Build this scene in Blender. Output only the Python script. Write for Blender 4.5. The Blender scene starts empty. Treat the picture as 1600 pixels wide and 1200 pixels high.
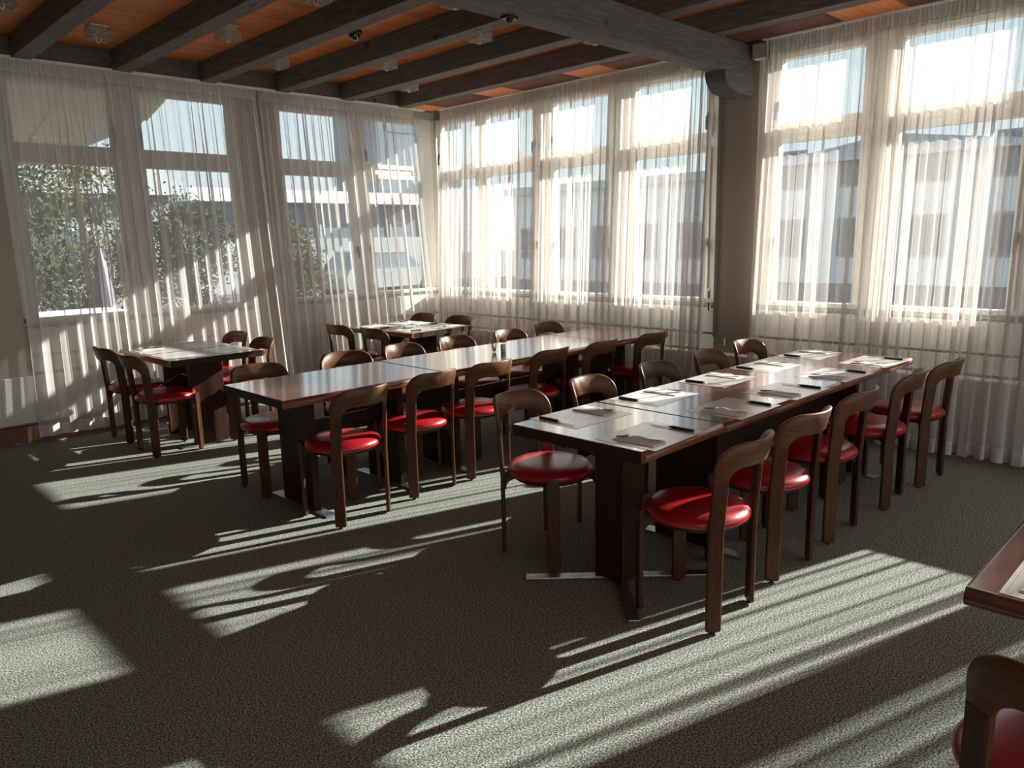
import bpy, bmesh, math, random
import numpy as np
from mathutils import Matrix, Vector
random.seed(7); RNG = np.random.default_rng(11)
S = bpy.context.scene
COL = S.collection
PI = math.pi

# ------------------------------------------------------------------ camera
H = 1.57
RIGHT = Vector((0.709211, -0.704604, -0.023494)); UP = Vector((0.149130, 0.117368, 0.981827)); FWD = Vector((0.689042, 0.699827, -0.188316))
cam_data = bpy.data.cameras.new('camera'); cam = bpy.data.objects.new('camera', cam_data); COL.objects.link(cam)
cam.matrix_world = Matrix(((RIGHT.x, UP.x, -FWD.x, 0), (RIGHT.y, UP.y, -FWD.y, 0), (RIGHT.z, UP.z, -FWD.z, H), (0, 0, 0, 1)))
cam_data.sensor_width = 36; cam_data.lens = 1175.27 / 1600 * 36
cam_data.clip_start = 0.05; cam_data.clip_end = 300
S.camera = cam

# ------------------------------------------------------------------ sky, sun, exposure
W = bpy.data.worlds.new('sky'); S.world = W; W.use_nodes = True
wn = W.node_tree; wn.nodes.clear()
w_out = wn.nodes.new('ShaderNodeOutputWorld'); w_bg = wn.nodes.new('ShaderNodeBackground')
w_tc = wn.nodes.new('ShaderNodeTexCoord'); w_sep = wn.nodes.new('ShaderNodeSeparateXYZ'); w_ramp = wn.nodes.new('ShaderNodeValToRGB')
wn.links.new(w_tc.outputs['Generated'], w_sep.inputs[0]); wn.links.new(w_sep.outputs['Z'], w_ramp.inputs[0])
el = w_ramp.color_ramp.elements
el[0].position = 0.0; el[0].color = (.86, .93, .96, 1)
el[1].position = 1.0; el[1].color = (.30, .52, .82, 1)
e = el.new(.25); e.color = (.66, .84, .95, 1)
wn.links.new(w_ramp.outputs[0], w_bg.inputs['Color']); w_bg.inputs['Strength'].default_value = 1.5
wn.links.new(w_bg.outputs[0], w_out.inputs['Surface'])
SUN_TRAVEL = Vector((-1.0, .30, -.465)).normalized()
sun_data = bpy.data.lights.new('sun', 'SUN'); sun = bpy.data.objects.new('sun', sun_data); COL.objects.link(sun)
sun_data.energy = 24; sun_data.angle = math.radians(.55); sun_data.color = (1.0, .955, .88)
sun.rotation_euler = SUN_TRAVEL.to_track_quat('-Z', 'Y').to_euler()
sun.location = (20, -6, 12)
S.view_settings.view_transform = 'Standard'; S.view_settings.look = 'None'
S.view_settings.exposure = 0.16; S.view_settings.gamma = 1.0; S.view_settings.use_curve_mapping = False
S.cycles.max_bounces = 10; S.cycles.diffuse_bounces = 5; S.cycles.transparent_max_bounces = 24
S.cycles.sample_clamp_indirect = 6; S.cycles.caustics_reflective = False; S.cycles.caustics_refractive = False

# ------------------------------------------------------------------ materials
def new_mat(name):
    m = bpy.data.materials.new(name); m.use_nodes = True
    t = m.node_tree; b = t.nodes['Principled BSDF']
    return m, t, b
def plain(name, col, rough=.6, metal=0, spec=.5, coat=0, var=.0, bump=0, bscale=60):
    m, t, b = new_mat(name)
    b.inputs['Base Color'].default_value = (*col, 1); b.inputs['Roughness'].default_value = rough
    b.inputs['Metallic'].default_value = metal; b.inputs['Specular IOR Level'].default_value = spec
    b.inputs['Coat Weight'].default_value = coat
    if var or bump:
        tc = t.nodes.new('ShaderNodeTexCoord'); n = t.nodes.new('ShaderNodeTexNoise')
        n.inputs['Scale'].default_value = bscale; n.inputs['Detail'].default_value = 4
        t.links.new(tc.outputs['Object'], n.inputs['Vector'])
        if var:
            r = t.nodes.new('ShaderNodeValToRGB'); t.links.new(n.outputs['Fac'], r.inputs[0])
            r.color_ramp.elements[0].color = (*[c*(1-var) for c in col], 1); r.color_ramp.elements[1].color = (*[min(1, c*(1+var)) for c in col], 1)
            r.color_ramp.elements[0].position = .3; r.color_ramp.elements[1].position = .7
            t.links.new(r.outputs[0], b.inputs['Base Color'])
        if bump:
            bp = t.nodes.new('ShaderNodeBump'); bp.inputs['Strength'].default_value = bump; bp.inputs['Distance'].default_value = .004
            t.links.new(n.outputs['Fac'], bp.inputs['Height']); t.links.new(bp.outputs[0], b.inputs['Normal'])
    return m
def wood(name, c0, c1, rough=.4, scale=(1, 12, 12), gscale=6, coat=0, rnd=.0, bump=.1, knots=False, spec=.5):
    m, t, b = new_mat(name)
    tc = t.nodes.new('ShaderNodeTexCoord'); mp = t.nodes.new('ShaderNodeMapping'); mp.inputs['Scale'].default_value = scale
    oi = t.nodes.new('ShaderNodeObjectInfo'); add = t.nodes.new('ShaderNodeVectorMath'); add.operation = 'ADD'
    sc = t.nodes.new('ShaderNodeVectorMath'); sc.operation = 'SCALE'; sc.inputs['Scale'].default_value = 3
    t.links.new(oi.outputs['Location'], sc.inputs[0])
    t.links.new(tc.outputs['Object'], add.inputs[0]); t.links.new(sc.outputs[0], add.inputs[1])
    t.links.new(add.outputs[0], mp.inputs[0])
    n = t.nodes.new('ShaderNodeTexNoise'); n.inputs['Scale'].default_value = gscale; n.inputs['Detail'].default_value = 6; n.inputs['Distortion'].default_value = .8
    t.links.new(mp.outputs[0], n.inputs['Vector'])
    r = t.nodes.new('ShaderNodeValToRGB'); r.color_ramp.elements[0].color = (*c0, 1); r.color_ramp.elements[1].color = (*c1, 1)
    r.color_ramp.elements[0].position = .32; r.color_ramp.elements[1].position = .68
    t.links.new(n.outputs['Fac'], r.inputs[0])
    last = r.outputs[0]
    if rnd:
        hsv = t.nodes.new('ShaderNodeHueSaturation'); mr = t.nodes.new('ShaderNodeMapRange')
        mr.inputs['To Min'].default_value = 1-rnd; mr.inputs['To Max'].default_value = 1+rnd
        t.links.new(oi.outputs['Random'], mr.inputs[0]); t.links.new(mr.outputs[0], hsv.inputs['Value']); t.links.new(last, hsv.inputs['Color']); last = hsv.outputs[0]
    if knots:
        v = t.nodes.new('ShaderNodeTexVoronoi'); v.inputs['Scale'].default_value = 2.3
        mk = t.nodes.new('ShaderNodeMapping'); mk.inputs['Scale'].default_value = (2, .9, 2); t.links.new(add.outputs[0], mk.inputs[0]); t.links.new(mk.outputs[0], v.inputs['Vector'])
        kr = t.nodes.new('ShaderNodeValToRGB'); kr.color_ramp.elements[0].position = .05; kr.color_ramp.elements[1].position = .11
        kr.color_ramp.elements[0].color = (.25, .25, .25, 1); t.links.new(v.outputs['Distance'], kr.inputs[0])
        mx = t.nodes.new('ShaderNodeMix'); mx.data_type = 'RGBA'; mx.blend_type = 'MULTIPLY'; mx.inputs['Factor'].default_value = 1
        t.links.new(last, mx.inputs['A']); t.links.new(kr.outputs[0], mx.inputs['B']); last = mx.outputs['Result']
    t.links.new(last, b.inputs['Base Color'])
    b.inputs['Roughness'].default_value = rough; b.inputs['Coat Weight'].default_value = coat; b.inputs['Coat Roughness'].default_value = .10; b.inputs['Coat IOR'].default_value = 1.75 if coat == 1.0 else 1.5
    b.inputs['Specular IOR Level'].default_value = spec
    if bump:
        bp = t.nodes.new('ShaderNodeBump'); bp.inputs['Strength'].default_value = bump; bp.inputs['Distance'].default_value = .003
        t.links.new(n.outputs['Fac'], bp.inputs['Height']); t.links.new(bp.outputs[0], b.inputs['Normal'])
    return m
def carpet_mat():
    m, t, b = new_mat('carpet')
    tc = t.nodes.new('ShaderNodeTexCoord')
    n = t.nodes.new('ShaderNodeTexNoise'); n.inputs['Scale'].default_value = 150; n.inputs['Detail'].default_value = 3; n.inputs['Roughness'].default_value = .7
    n2 = t.nodes.new('ShaderNodeTexNoise'); n2.inputs['Scale'].default_value = .9; n2.inputs['Detail'].default_value = 3
    t.links.new(tc.outputs['Object'], n.inputs['Vector']); t.links.new(tc.outputs['Object'], n2.inputs['Vector'])
    r = t.nodes.new('ShaderNodeValToRGB'); cr = r.color_ramp
    cr.elements[0].position = .40; cr.elements[0].color = (.055, .060, .055, 1); cr.elements[1].position = .62; cr.elements[1].color = (.64, .66, .60, 1)
    e = cr.elements.new(.5); e.color = (.235, .255, .235, 1)
    t.links.new(n.outputs['Fac'], r.inputs[0])
    r2 = t.nodes.new('ShaderNodeValToRGB'); r2.color_ramp.elements[0].color = (.82, .86, .82, 1); r2.color_ramp.elements[1].color = (1, .98, .97, 1)
    t.links.new(n2.outputs['Fac'], r2.inputs[0])
    mx = t.nodes.new('ShaderNodeMix'); mx.data_type = 'RGBA'; mx.blend_type = 'MULTIPLY'; mx.inputs['Factor'].default_value = 1
    t.links.new(r.outputs[0], mx.inputs['A']); t.links.new(r2.outputs[0], mx.inputs['B']); t.links.new(mx.outputs['Result'], b.inputs['Base Color'])
    b.inputs['Roughness'].default_value = .95; b.inputs['Specular IOR Level'].default_value = .1
    bp = t.nodes.new('ShaderNodeBump'); bp.inputs['Strength'].default_value = .15; bp.inputs['Distance'].default_value = .003
    t.links.new(n.outputs['Fac'], bp.inputs['Height']); t.links.new(bp.outputs[0], b.inputs['Normal'])
    return m
def cloth_mat(name, k, col):
    """sheer net: what passes straight through falls with the slant of the cloth (exp(-k/cos)), the rest scatters"""
    m = bpy.data.materials.new(name); m.use_nodes = True; t = m.node_tree; t.nodes.clear()
    out = t.nodes.new('ShaderNodeOutputMaterial'); g = t.nodes.new('ShaderNodeNewGeometry')
    dot = t.nodes.new('ShaderNodeVectorMath'); dot.operation = 'DOT_PRODUCT'
    t.links.new(g.outputs['Normal'], dot.inputs[0]); t.links.new(g.outputs['Incoming'], dot.inputs[1])
    def mth(op, a, b=None):
        n = t.nodes.new('ShaderNodeMath'); n.operation = op
        for i, x in enumerate((a, b)):
            if x is None: continue
            if isinstance(x, (int, float)): n.inputs[i].default_value = x
            else: t.links.new(x, n.inputs[i])
        return n.outputs[0]
    c = mth('MAXIMUM', mth('ABSOLUTE', dot.outputs['Value']), .1)
    T = mth('EXPONENT', mth('DIVIDE', -k, c))
    tr = t.nodes.new('ShaderNodeBsdfTransparent'); df = t.nodes.new('ShaderNodeBsdfDiffuse'); tl = t.nodes.new('ShaderNodeBsdfTranslucent')
    df.inputs['Color'].default_value = (*col, 1); tl.inputs['Color'].default_value = (*col, 1)
    m1 = t.nodes.new('ShaderNodeMixShader'); m1.inputs[0].default_value = .15
    t.links.new(df.outputs[0], m1.inputs[1]); t.links.new(tl.outputs[0], m1.inputs[2])
    m2 = t.nodes.new('ShaderNodeMixShader'); t.links.new(T, m2.inputs[0]); t.links.new(m1.outputs[0], m2.inputs[1]); t.links.new(tr.outputs[0], m2.inputs[2])
    t.links.new(m2.outputs[0], out.inputs['Surface'])
    return m
def glass_mat(name, tint=(.95, .97, .96), gloss=.03):
    m = bpy.data.materials.new(name); m.use_nodes = True; t = m.node_tree; t.nodes.clear()
    out = t.nodes.new('ShaderNodeOutputMaterial'); tr = t.nodes.new('ShaderNodeBsdfTransparent'); gl = t.nodes.new('ShaderNodeBsdfGlossy')
    tr.inputs[0].default_value = (*tint, 1); gl.inputs['Roughness'].default_value = .03
    f = t.nodes.new('ShaderNodeLayerWeight'); f.inputs['Blend'].default_value = .5
    pw = t.nodes.new('ShaderNodeMath'); pw.operation = 'POWER'; pw.inputs[1].default_value = 4; t.links.new(f.outputs['Facing'], pw.inputs[0])
    mi = t.nodes.new('ShaderNodeMath'); mi.operation = 'MULTIPLY_ADD'; mi.inputs[1].default_value = .6; mi.inputs[2].default_value = gloss
    t.links.new(pw.outputs[0], mi.inputs[0])
    mx = t.nodes.new('ShaderNodeMixShader'); t.links.new(mi.outputs[0], mx.inputs[0]); t.links.new(tr.outputs[0], mx.inputs[1]); t.links.new(gl.outputs[0], mx.inputs[2])
    t.links.new(mx.outputs[0], out.inputs['Surface'])
    return m
def crackle_glass():
    m = bpy.data.materials.new('crackled_glass'); m.use_nodes = True; t = m.node_tree; t.nodes.clear()
    out = t.nodes.new('ShaderNodeOutputMaterial'); tr = t.nodes.new('ShaderNodeBsdfTransparent'); gl = t.nodes.new('ShaderNodeBsdfGlossy'); df = t.nodes.new('ShaderNodeBsdfTranslucent')
    tr.inputs[0].default_value = (.85, .85, .82, 1); gl.inputs['Roughness'].default_value = .15; df.inputs[0].default_value = (.85, .85, .8, 1)
    tc = t.nodes.new('ShaderNodeTexCoord'); v = t.nodes.new('ShaderNodeTexVoronoi'); v.inputs['Scale'].default_value = 60
    t.links.new(tc.outputs['Object'], v.inputs['Vector'])
    bp = t.nodes.new('ShaderNodeBump'); bp.inputs['Strength'].default_value = 1; bp.inputs['Distance'].default_value = .01
    t.links.new(v.outputs['Distance'], bp.inputs['Height']); t.links.new(bp.outputs[0], gl.inputs['Normal'])
    a = t.nodes.new('ShaderNodeMixShader'); a.inputs[0].default_value = .55; t.links.new(df.outputs[0], a.inputs[1]); t.links.new(gl.outputs[0], a.inputs[2])
    b2 = t.nodes.new('ShaderNodeMixShader'); b2.inputs[0].default_value = .32; t.links.new(tr.outputs[0], b2.inputs[1]); t.links.new(a.outputs[0], b2.inputs[2])
    t.links.new(b2.outputs[0], out.inputs['Surface'])
    return m
def mat_print():
    """white paper with a faint oval emblem, a ring of small lettering and a thin rule round the sheet"""
    m, t, b = new_mat('printed_paper')
    tc = t.nodes.new('ShaderNodeTexCoord'); sep = t.nodes.new('ShaderNodeSeparateXYZ'); t.links.new(tc.outputs['Object'], sep.inputs[0])
    def mth(op, a, b_=None, c_=None):
        n = t.nodes.new('ShaderNodeMath'); n.operation = op
        for i, x in enumerate((a, b_, c_)):
            if x is None: continue
            if isinstance(x, (int, float)): n.inputs[i].default_value = x
            else: t.links.new(x, n.inputs[i])
        return n.outputs[0]
    x, y = sep.outputs['X'], sep.outputs['Y']
    rr = mth('SQRT', mth('ADD', mth('POWER', mth('ABSOLUTE', mth('DIVIDE', x, .082)), 2), mth('POWER', mth('ABSOLUTE', mth('DIVIDE', y, .062)), 2)))
    ring = mth('LESS_THAN', mth('ABSOLUTE', mth('SUBTRACT', rr, 1)), .022)
    ring2 = mth('LESS_THAN', mth('ABSOLUTE', mth('SUBTRACT', rr, .72)), .02)
    nz = t.nodes.new('ShaderNodeTexNoise'); nz.inputs['Scale'].default_value = 90; nz.inputs['Detail'].default_value = 1; t.links.new(tc.outputs['Object'], nz.inputs['Vector'])
    inside = mth('MULTIPLY', mth('LESS_THAN', mth('ABSOLUTE', y), .016), mth('LESS_THAN', mth('ABSOLUTE', x), .048))
    scrawl = mth('MULTIPLY', inside, mth('LESS_THAN', mth('ABSOLUTE', mth('SUBTRACT', nz.outputs['Fac'], .5)), .035))
    letters = mth('MULTIPLY', mth('LESS_THAN', mth('ABSOLUTE', mth('SUBTRACT', rr, .86)), .06), mth('GREATER_THAN', nz.outputs['Fac'], .58))
    rule = mth('LESS_THAN', mth('ABSOLUTE', mth('SUBTRACT', mth('MAXIMUM', mth('DIVIDE', mth('ABSOLUTE', x), .187), mth('DIVIDE', mth('ABSOLUTE', y), .135)), 1)), .006)
    ink = mth('MINIMUM', mth('ADD', mth('ADD', mth('ADD', ring, ring2), mth('ADD', scrawl, letters)), mth('MULTIPLY', rule, .5)), 1)
    mx = t.nodes.new('ShaderNodeMix'); mx.data_type = 'RGBA'; t.links.new(ink, mx.inputs['Factor'])
    mx.inputs['A'].default_value = (.74, .72, .69, 1); mx.inputs['B'].default_value = (.20, .19, .18, 1)
    t.links.new(mx.outputs['Result'], b.inputs['Base Color']); b.inputs['Roughness'].default_value = .3; b.inputs['Specular IOR Level'].default_value = .7; b.inputs['Coat Weight'].default_value = .6; b.inputs['Coat Roughness'].default_value = .2
    return m

M = {}
M['carpet'] = carpet_mat()
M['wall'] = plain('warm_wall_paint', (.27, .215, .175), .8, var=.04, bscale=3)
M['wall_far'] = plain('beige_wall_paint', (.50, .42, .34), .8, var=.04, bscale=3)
M['wall_back'] = plain('brown_wall_panelling', (.24, .20, .16), .8)
M['frame'] = plain('white_window_paint', (.74, .71, .64), .45, var=.03, bscale=5)
M['seal'] = plain('grey_seal', (.14, .13, .12), .7)
M['pane'] = glass_mat('window_glass')
M['plank'] = wood('orange_ceiling_board', (.66, .17, .030), (.82, .27, .060), .5, (.8, 14, 14), 4, rnd=.16)
M['joist'] = wood('dark_stained_joist', (.085, .076, .067), (.18, .162, .145), .75, (10, 1, 10), 5, knots=True, bump=.3)
M['beam'] = wood('dark_stained_beam', (.075, .070, .072), (.145, .137, .135), .75, (1, 10, 10), 6, knots=True, bump=.35)
M['vent'] = plain('brown_vent_metal', (.22, .075, .045), .45, metal=.0)
M['skirt'] = wood('brown_skirting', (.16, .065, .03), (.24, .10, .045), .6, (6, 6, 6), 4)
M['chair'] = wood('walnut_stained_beech', (.055, .019, .007), (.105, .038, .014), .42, (18, 18, 1.6), 6, coat=.0, rnd=.12, spec=.3)
M['back'] = wood('walnut_stained_plywood', (.085, .034, .012), (.16, .066, .023), .42, (2.0, 2.0, 22), 7, coat=.0, rnd=.15, spec=.35)
M['vinyl'] = plain('red_vinyl', (.38, .010, .013), .33, spec=.5, coat=.15, bump=.05, bscale=220)
M['dark'] = plain('black_metal', (.018, .016, .015), .5)
M['top'] = wood('mahogany_table_veneer', (.10, .030, .017), (.17, .056, .031), .2, (1.2, 16, 16), 5, coat=1.0, bump=.02)
M['edge'] = wood('mahogany_edge', (.19, .060, .022), (.29, .095, .036), .33, (1.2, 14, 14), 5, coat=.3, bump=.05)
M['leg'] = wood('dark_table_leg', (.028, .010, .006), (.055, .020, .010), .45, (14, 14, 1.5), 5, spec=.25)
M['end'] = wood('dark_end_grain', (.030, .012, .008), (.055, .022, .013), .5, (14, 14, 14), 5, spec=.2)
M['steel'] = plain('brushed_steel', (.62, .61, .58), .28, metal=1)
M['flat'] = plain('flat_steel_foot', (.50, .49, .47), .38, metal=1, var=.15, bscale=30)
M['paper'] = mat_print()
M['napkin'] = plain('white_paper_napkin', (.80, .78, .75), .8, bump=.1, bscale=400)
M['handle'] = plain('black_plastic', (.012, .012, .012), .35)
M['white'] = plain('white_plastic', (.80, .79, .76), .4)
M['glass'] = crackle_glass()
M['clear'] = glass_mat('clear_glass', (.97, .98, .97), .05)
M['amber'] = plain('orange_shaker_lid', (.55, .20, .05), .4)
M['salt'] = plain('white_salt', (.9, .88, .84), .8)
M['straw'] = plain('toothpick_wood', (.62, .38, .20), .7)
M['chrome'] = plain('dark_dome', (.02, .025, .02), .08, spec=.8, coat=1)
M['cloth'] = cloth_mat('sheer_net', .56, (.84, .79, .76))
M['hem'] = cloth_mat('sheer_net_doubled', 1.2, (.84, .79, .76))
M['render'] = plain('white_render', (.84, .84, .83), .8, var=.05, bscale=1.5)
M['greywall'] = plain('pale_grey_render', (.34, .37, .39), .8)
M['darkglass'] = plain('blue_grey_glazing', (.14, .18, .22), .25)
M['tan'] = plain('tan_soffit_board', (.62, .52, .36), .7, var=.05, bscale=8)
M['tar'] = plain('asphalt', (.10, .10, .10), .9, var=.2, bscale=3)
M['leaf'] = plain('green_leaf', (.045, .062, .026), .8, spec=.1, var=.3, bscale=2.5)
M['leaf2'] = plain('yellow_green_leaf', (.115, .12, .045), .8, spec=.1, var=.3, bscale=2.5)
M['bark'] = plain('bark', (.10, .07, .05), .9)
M['lilac'] = plain('mauve_parasol_cloth', (.24, .20, .25), .8)
M['car'] = plain('silver_car_paint', (.30, .33, .33), .3, coat=.5)
M['tyre'] = plain('tyre', (.02, .02, .02), .8)
M['roof'] = plain('grey_roof', (.55, .56, .58), .8)

# ------------------------------------------------------------------ helpers
class MB:
    def __init__(s): s.v = []; s.f = []; s.sm = []
    def add(s, vs, fs, smooth=False):
        o = len(s.v); s.v += [tuple(p) for p in vs]; s.f += [tuple(i+o for i in f) for f in fs]; s.sm += [smooth]*len(fs); return s
    def box(s, a, b, c=0):
        """axis box a..b, chamfered by c"""
        (x0, y0, z0), (x1, y1, z1) = a, b
        if c <= 0:
            vs = [(x0,y0,z0),(x1,y0,z0),(x1,y1,z0),(x0,y1,z0),(x0,y0,z1),(x1,y0,z1),(x1,y1,z1),(x0,y1,z1)]
            return s.add(vs, [(0,3,2,1),(4,5,6,7),(0,1,5,4),(1,2,6,5),(2,3,7,6),(3,0,4,7)])
        bm = bmesh.new(); bmesh.ops.create_cube(bm, size=1)
        for v in bm.verts: v.co = Vector(((x0+x1)/2+v.co.x*(x1-x0), (y0+y1)/2+v.co.y*(y1-y0), (z0+z1)/2+v.co.z*(z1-z0)))
        bmesh.ops.bevel(bm, geom=list(bm.edges), offset=c, segments=2, profile=.6, affect='EDGES')
        return s.bm(bm)
    def bm(s, bm, smooth=False, mat=None):
        bm.verts.index_update(); vs = [(mat @ v.co) if mat else v.co for v in bm.verts]; fs = [[v.index for v in f.verts] for f in bm.faces]; bm.free(); return s.add(vs, fs, smooth)
    def lathe(s, prof, n=24, c=(0,0,0), smooth=True, caps=True):
        vs = []; fs = []; k = len(prof)
        for i in range(n):
            a = 2*PI*i/n
            vs += [(c[0]+r*math.cos(a), c[1]+r*math.sin(a), c[2]+z) for r, z in prof]
        for i in range(n):
            j = (i+1) % n
            fs += [(i*k+q, j*k+q, j*k+q+1, i*k+q+1) for q in range(k-1)]
        s.add(vs, fs, smooth)
        if caps:
            if prof[0][0] > 1e-6: s.add([vs[i*k] for i in range(n)][::-1], [tuple(range(n))])
            if prof[-1][0] > 1e-6: s.add([vs[i*k+k-1] for i in range(n)], [tuple(range(n))])
        return s
    def tube(s, pts, r, n=8, smooth=True):
        pts = [Vector(p) for p in pts]; vs = []; fs = []; up = Vector((0,0,1))
        rr = r if isinstance(r, (list, tuple)) else [r]*len(pts)
        for i, p in enumerate(pts):
            d = (pts[min(i+1, len(pts)-1)]-pts[max(i-1, 0)]).normalized()
            a = d.cross(up if abs(d.z) < .95 else Vector((1,0,0))).normalized(); b = d.cross(a)
            vs += [p+(a*math.cos(2*PI*q/n)+b*math.sin(2*PI*q/n))*rr[i] for q in range(n)]
        for i in range(len(pts)-1):
            fs += [(i*n+q, i*n+(q+1)%n, (i+1)*n+(q+1)%n, (i+1)*n+q) for q in range(n)]
        fs += [tuple(range(n))[::-1], tuple((len(pts)-1)*n+q for q in range(n))]
        return s.add(vs, fs, smooth)
    def prism(s, poly, ext):
        """closed 3-D polygon pushed along ext"""
        n = len(poly); e = Vector(ext); vs = [Vector(p) for p in poly]+[Vector(p)+e for p in poly]
        fs = [tuple(range(n))[::-1], tuple(range(n, 2*n))]+[(i, (i+1)%n, n+(i+1)%n, n+i) for i in range(n)]
        return s.add(vs, fs)
    def build(s, name, mat, parent=None, kind=None, fix=True):
        me = bpy.data.meshes.new(name); me.from_pydata(s.v, [], s.f)
        if fix:
            b = bmesh.new(); b.from_mesh(me); bmesh.ops.recalc_face_normals(b, faces=list(b.faces)); b.to_mesh(me); b.free()
        me.polygons.foreach_set('use_smooth', s.sm)
        for mm in (mat if isinstance(mat, list) else [mat]): me.materials.append(mm)
        o = bpy.data.objects.new(name, me); COL.objects.link(o)
        if parent: o.parent = parent
        if kind: o['kind'] = kind
        return o
def tag(o, label, cat=None, group=None, kind=None):
    o['label'] = label
    if cat: o['category'] = cat
    if group: o['group'] = group
    if kind: o['kind'] = kind
    return o
def empty(name, loc=(0,0,0), rz=0):
    o = bpy.data.objects.new(name, None); COL.objects.link(o); o.location = loc; o.rotation_euler = (0,0,rz); o.empty_display_size = .1; return o
def copy_tree(o, parent=None, src_children=None):
    c = o.copy(); COL.objects.link(c)
    if parent: c.parent = parent
    for ch in KIDS.get(o.name, []): copy_tree(ch, c)
    return c
KIDS = {}
def index_kids(o):
    KIDS[o.name] = list(o.children)
    for ch in o.children: index_kids(ch)

# ------------------------------------------------------------------ the room shell
XW, YW = 6.0, 7.3            # inner faces of the window frames
ZC = 3.22                    # boards of the ceiling
X0, Y0 = -4.0, -4.2
f = MB().box((X0-.2, Y0-.2, -.12), (6.25, 7.6, 0)).build('floor', M['carpet'], kind='structure')
f['label'] = 'grey speckled loop pile carpet under all tables and chairs'
# sunlit window groups of wall_right, unit bounds and glass bounds (along Y)
UB = [(6.47,7.27,6.57,7.18),(5.535,6.47,5.68,6.40),(4.52,5.535,4.67,5.39),(3.46,4.52,3.62,4.37),
      (2.185,3.12,2.31,2.95),(1.15,2.185,1.28,2.04),(-.16,.80,-.04,.62),(-1.20,-.16,-1.0,-.29),(-2.5,-1.53,-2.37,-1.71),(-3.55,-2.5,-3.38,-2.63)]
UA = [(1.50,2.49,1.62,2.36),(2.49,3.53,2.62,3.42),(3.88,4.88,3.97,4.77),(4.88,5.93,4.99,5.75)]
ZB, ZT, ZS = .95, 2.98, 1.0
def wallbox(mb, wall, u0, u1, z0, z1, v0, v1, c=0):
    """u along the wall, v outwards from the inner frame face"""
    if wall == 'B': return mb.box((XW+v0, u0, z0), (XW+v1, u1, z1), c)
    return mb.box((u0, YW+v0, z0), (u1, YW+v1, z1), c)
wb = MB()
wallbox(wb, 'B', Y0, 7.55, 0, ZB, -.05, .22); wallbox(wb, 'B', Y0, 7.55, ZT, 3.5, -.02, .22)
for u0, u1 in ((3.12,3.46),(.80,1.15),(-1.53,-1.2),(Y0,-3.55)): wallbox(wb, 'B', u0, u1, ZB, ZT, -.05, .22)
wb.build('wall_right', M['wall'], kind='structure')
wa = MB()
wallbox(wa, 'A', X0, 6.22, 0, ZB, -.05, .22); wallbox(wa, 'A', X0, 6.22, ZT, 3.5, -.02, .22)
for u0, u1 in ((X0,1.50),(3.53,3.88)): wallbox(wa, 'A', u0, u1, ZB, ZT, -.05, .22)
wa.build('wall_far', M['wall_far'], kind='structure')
MB().box((X0-.2, Y0-.2, 0), (X0, 7.5, 3.5)).build('wall_left', M['wall_back'], kind='structure')
# low heater casings along the two window walls, with a plinth, and the groove board under the sills
bb = MB().box((5.81, Y0, .07), (5.95, 7.25, .55), .006); bb.build('baseboard_right', M['frame'], kind='structure')
MB().box((5.83, Y0, 0), (5.95, 7.25, .07)).build('trim_1', M['seal'], kind='structure')
MB().box((X0, 7.20, .16), (5.81, 7.25, .55), .006).build('baseboard_far', M['frame'], kind='structure')
MB().box((X0, 7.19, 0), (5.82, 7.25, .14)).build('trim_2', M['skirt'], kind='structure')
def sill(name, wall, u0, u1):
    m = MB(); wallbox(m, wall, u0, u1, .985, 1.02, -.075, .02, .004); wallbox(m, wall, u0, u1, .72, .94, -.062, -.05, .003)
    wallbox(m, wall, u0, u1, .57, .70, -.062, -.05, .003)
    return m.build(name, M['frame'], kind='structure')
sill('trim_3', 'B', 3.47, 7.24); sill('trim_4', 'B', 1.16, 3.11); sill('trim_5', 'B', -1.19, .79); sill('trim_6', 'A', 1.51, 3.52); sill('trim_7', 'A', 3.89, 5.9)
# windows
def window(n, wall, u0, u1, g0, g1, label, handle_side):
    root = empty('window_%d' % n, (XW, (u0+u1)/2, ZB) if wall == 'B' else ((u0+u1)/2, YW, ZB)); root['kind'] = 'structure'; root['label'] = label
    off = root.location
    def bld(mb, name, mat, par=None):
        mb.v = [(a-off.x, b-off.y, c-off.z) for a, b, c in mb.v] if par is None else [(a-off.x, b-off.y, c-off.z) for a, b, c in mb.v]
        return mb.build(name, mat, par or root)
    s = .05
    fr = MB()
    for z0, z1 in ((ZB, ZS-s+.02), (2.31, 2.41), (2.91+s-.02, ZT)): wallbox(fr, wall, u0, u1, z0, z1, -.005, .10)
    wallbox(fr, wall, u0, g0-s+.01, ZB, ZT, 0, .10); wallbox(fr, wall, g1+s-.01, u1, ZB, ZT, 0, .10)
    bld(fr, 'frame', M['frame'])
    for z0, z1 in ((ZS, 2.28), (2.44, 2.91)):
        sh = MB()
        for a0, a1, b0, b1 in ((g0-s,g0,z0-s,z1+s),(g1,g1+s,z0-s,z1+s),(g0,g1,z0-s,z0),(g0,g1,z1,z1+s)): wallbox(sh, wall, a0, a1, b0, b1, -.015, .065, .004)
        so = bld(sh, 'sash', M['frame'])
        p = MB(); wallbox(p, wall, g0-.008, g1+.008, z0-.008, z1+.008, .040, .046); bld(p, 'pane', M['pane'], so)
        hu = g0-s/2 if handle_side < 0 else g1+s/2
        zz = 1.50 if z0 < 2 else 2.56
        hd = MB(); wallbox(hd, wall, hu-.014, hu+.014, zz-.03, zz+.04, -.027, -.015, .003); wallbox(hd, wall, hu-.009, hu+.009, zz-.10, zz+.012, -.055, -.04, .004); wallbox(hd, wall, hu-.008, hu+.008, zz-.006, zz+.012, -.045, -.02)
        bld(hd, 'handle', M['dark'], so)
    return root
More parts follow.
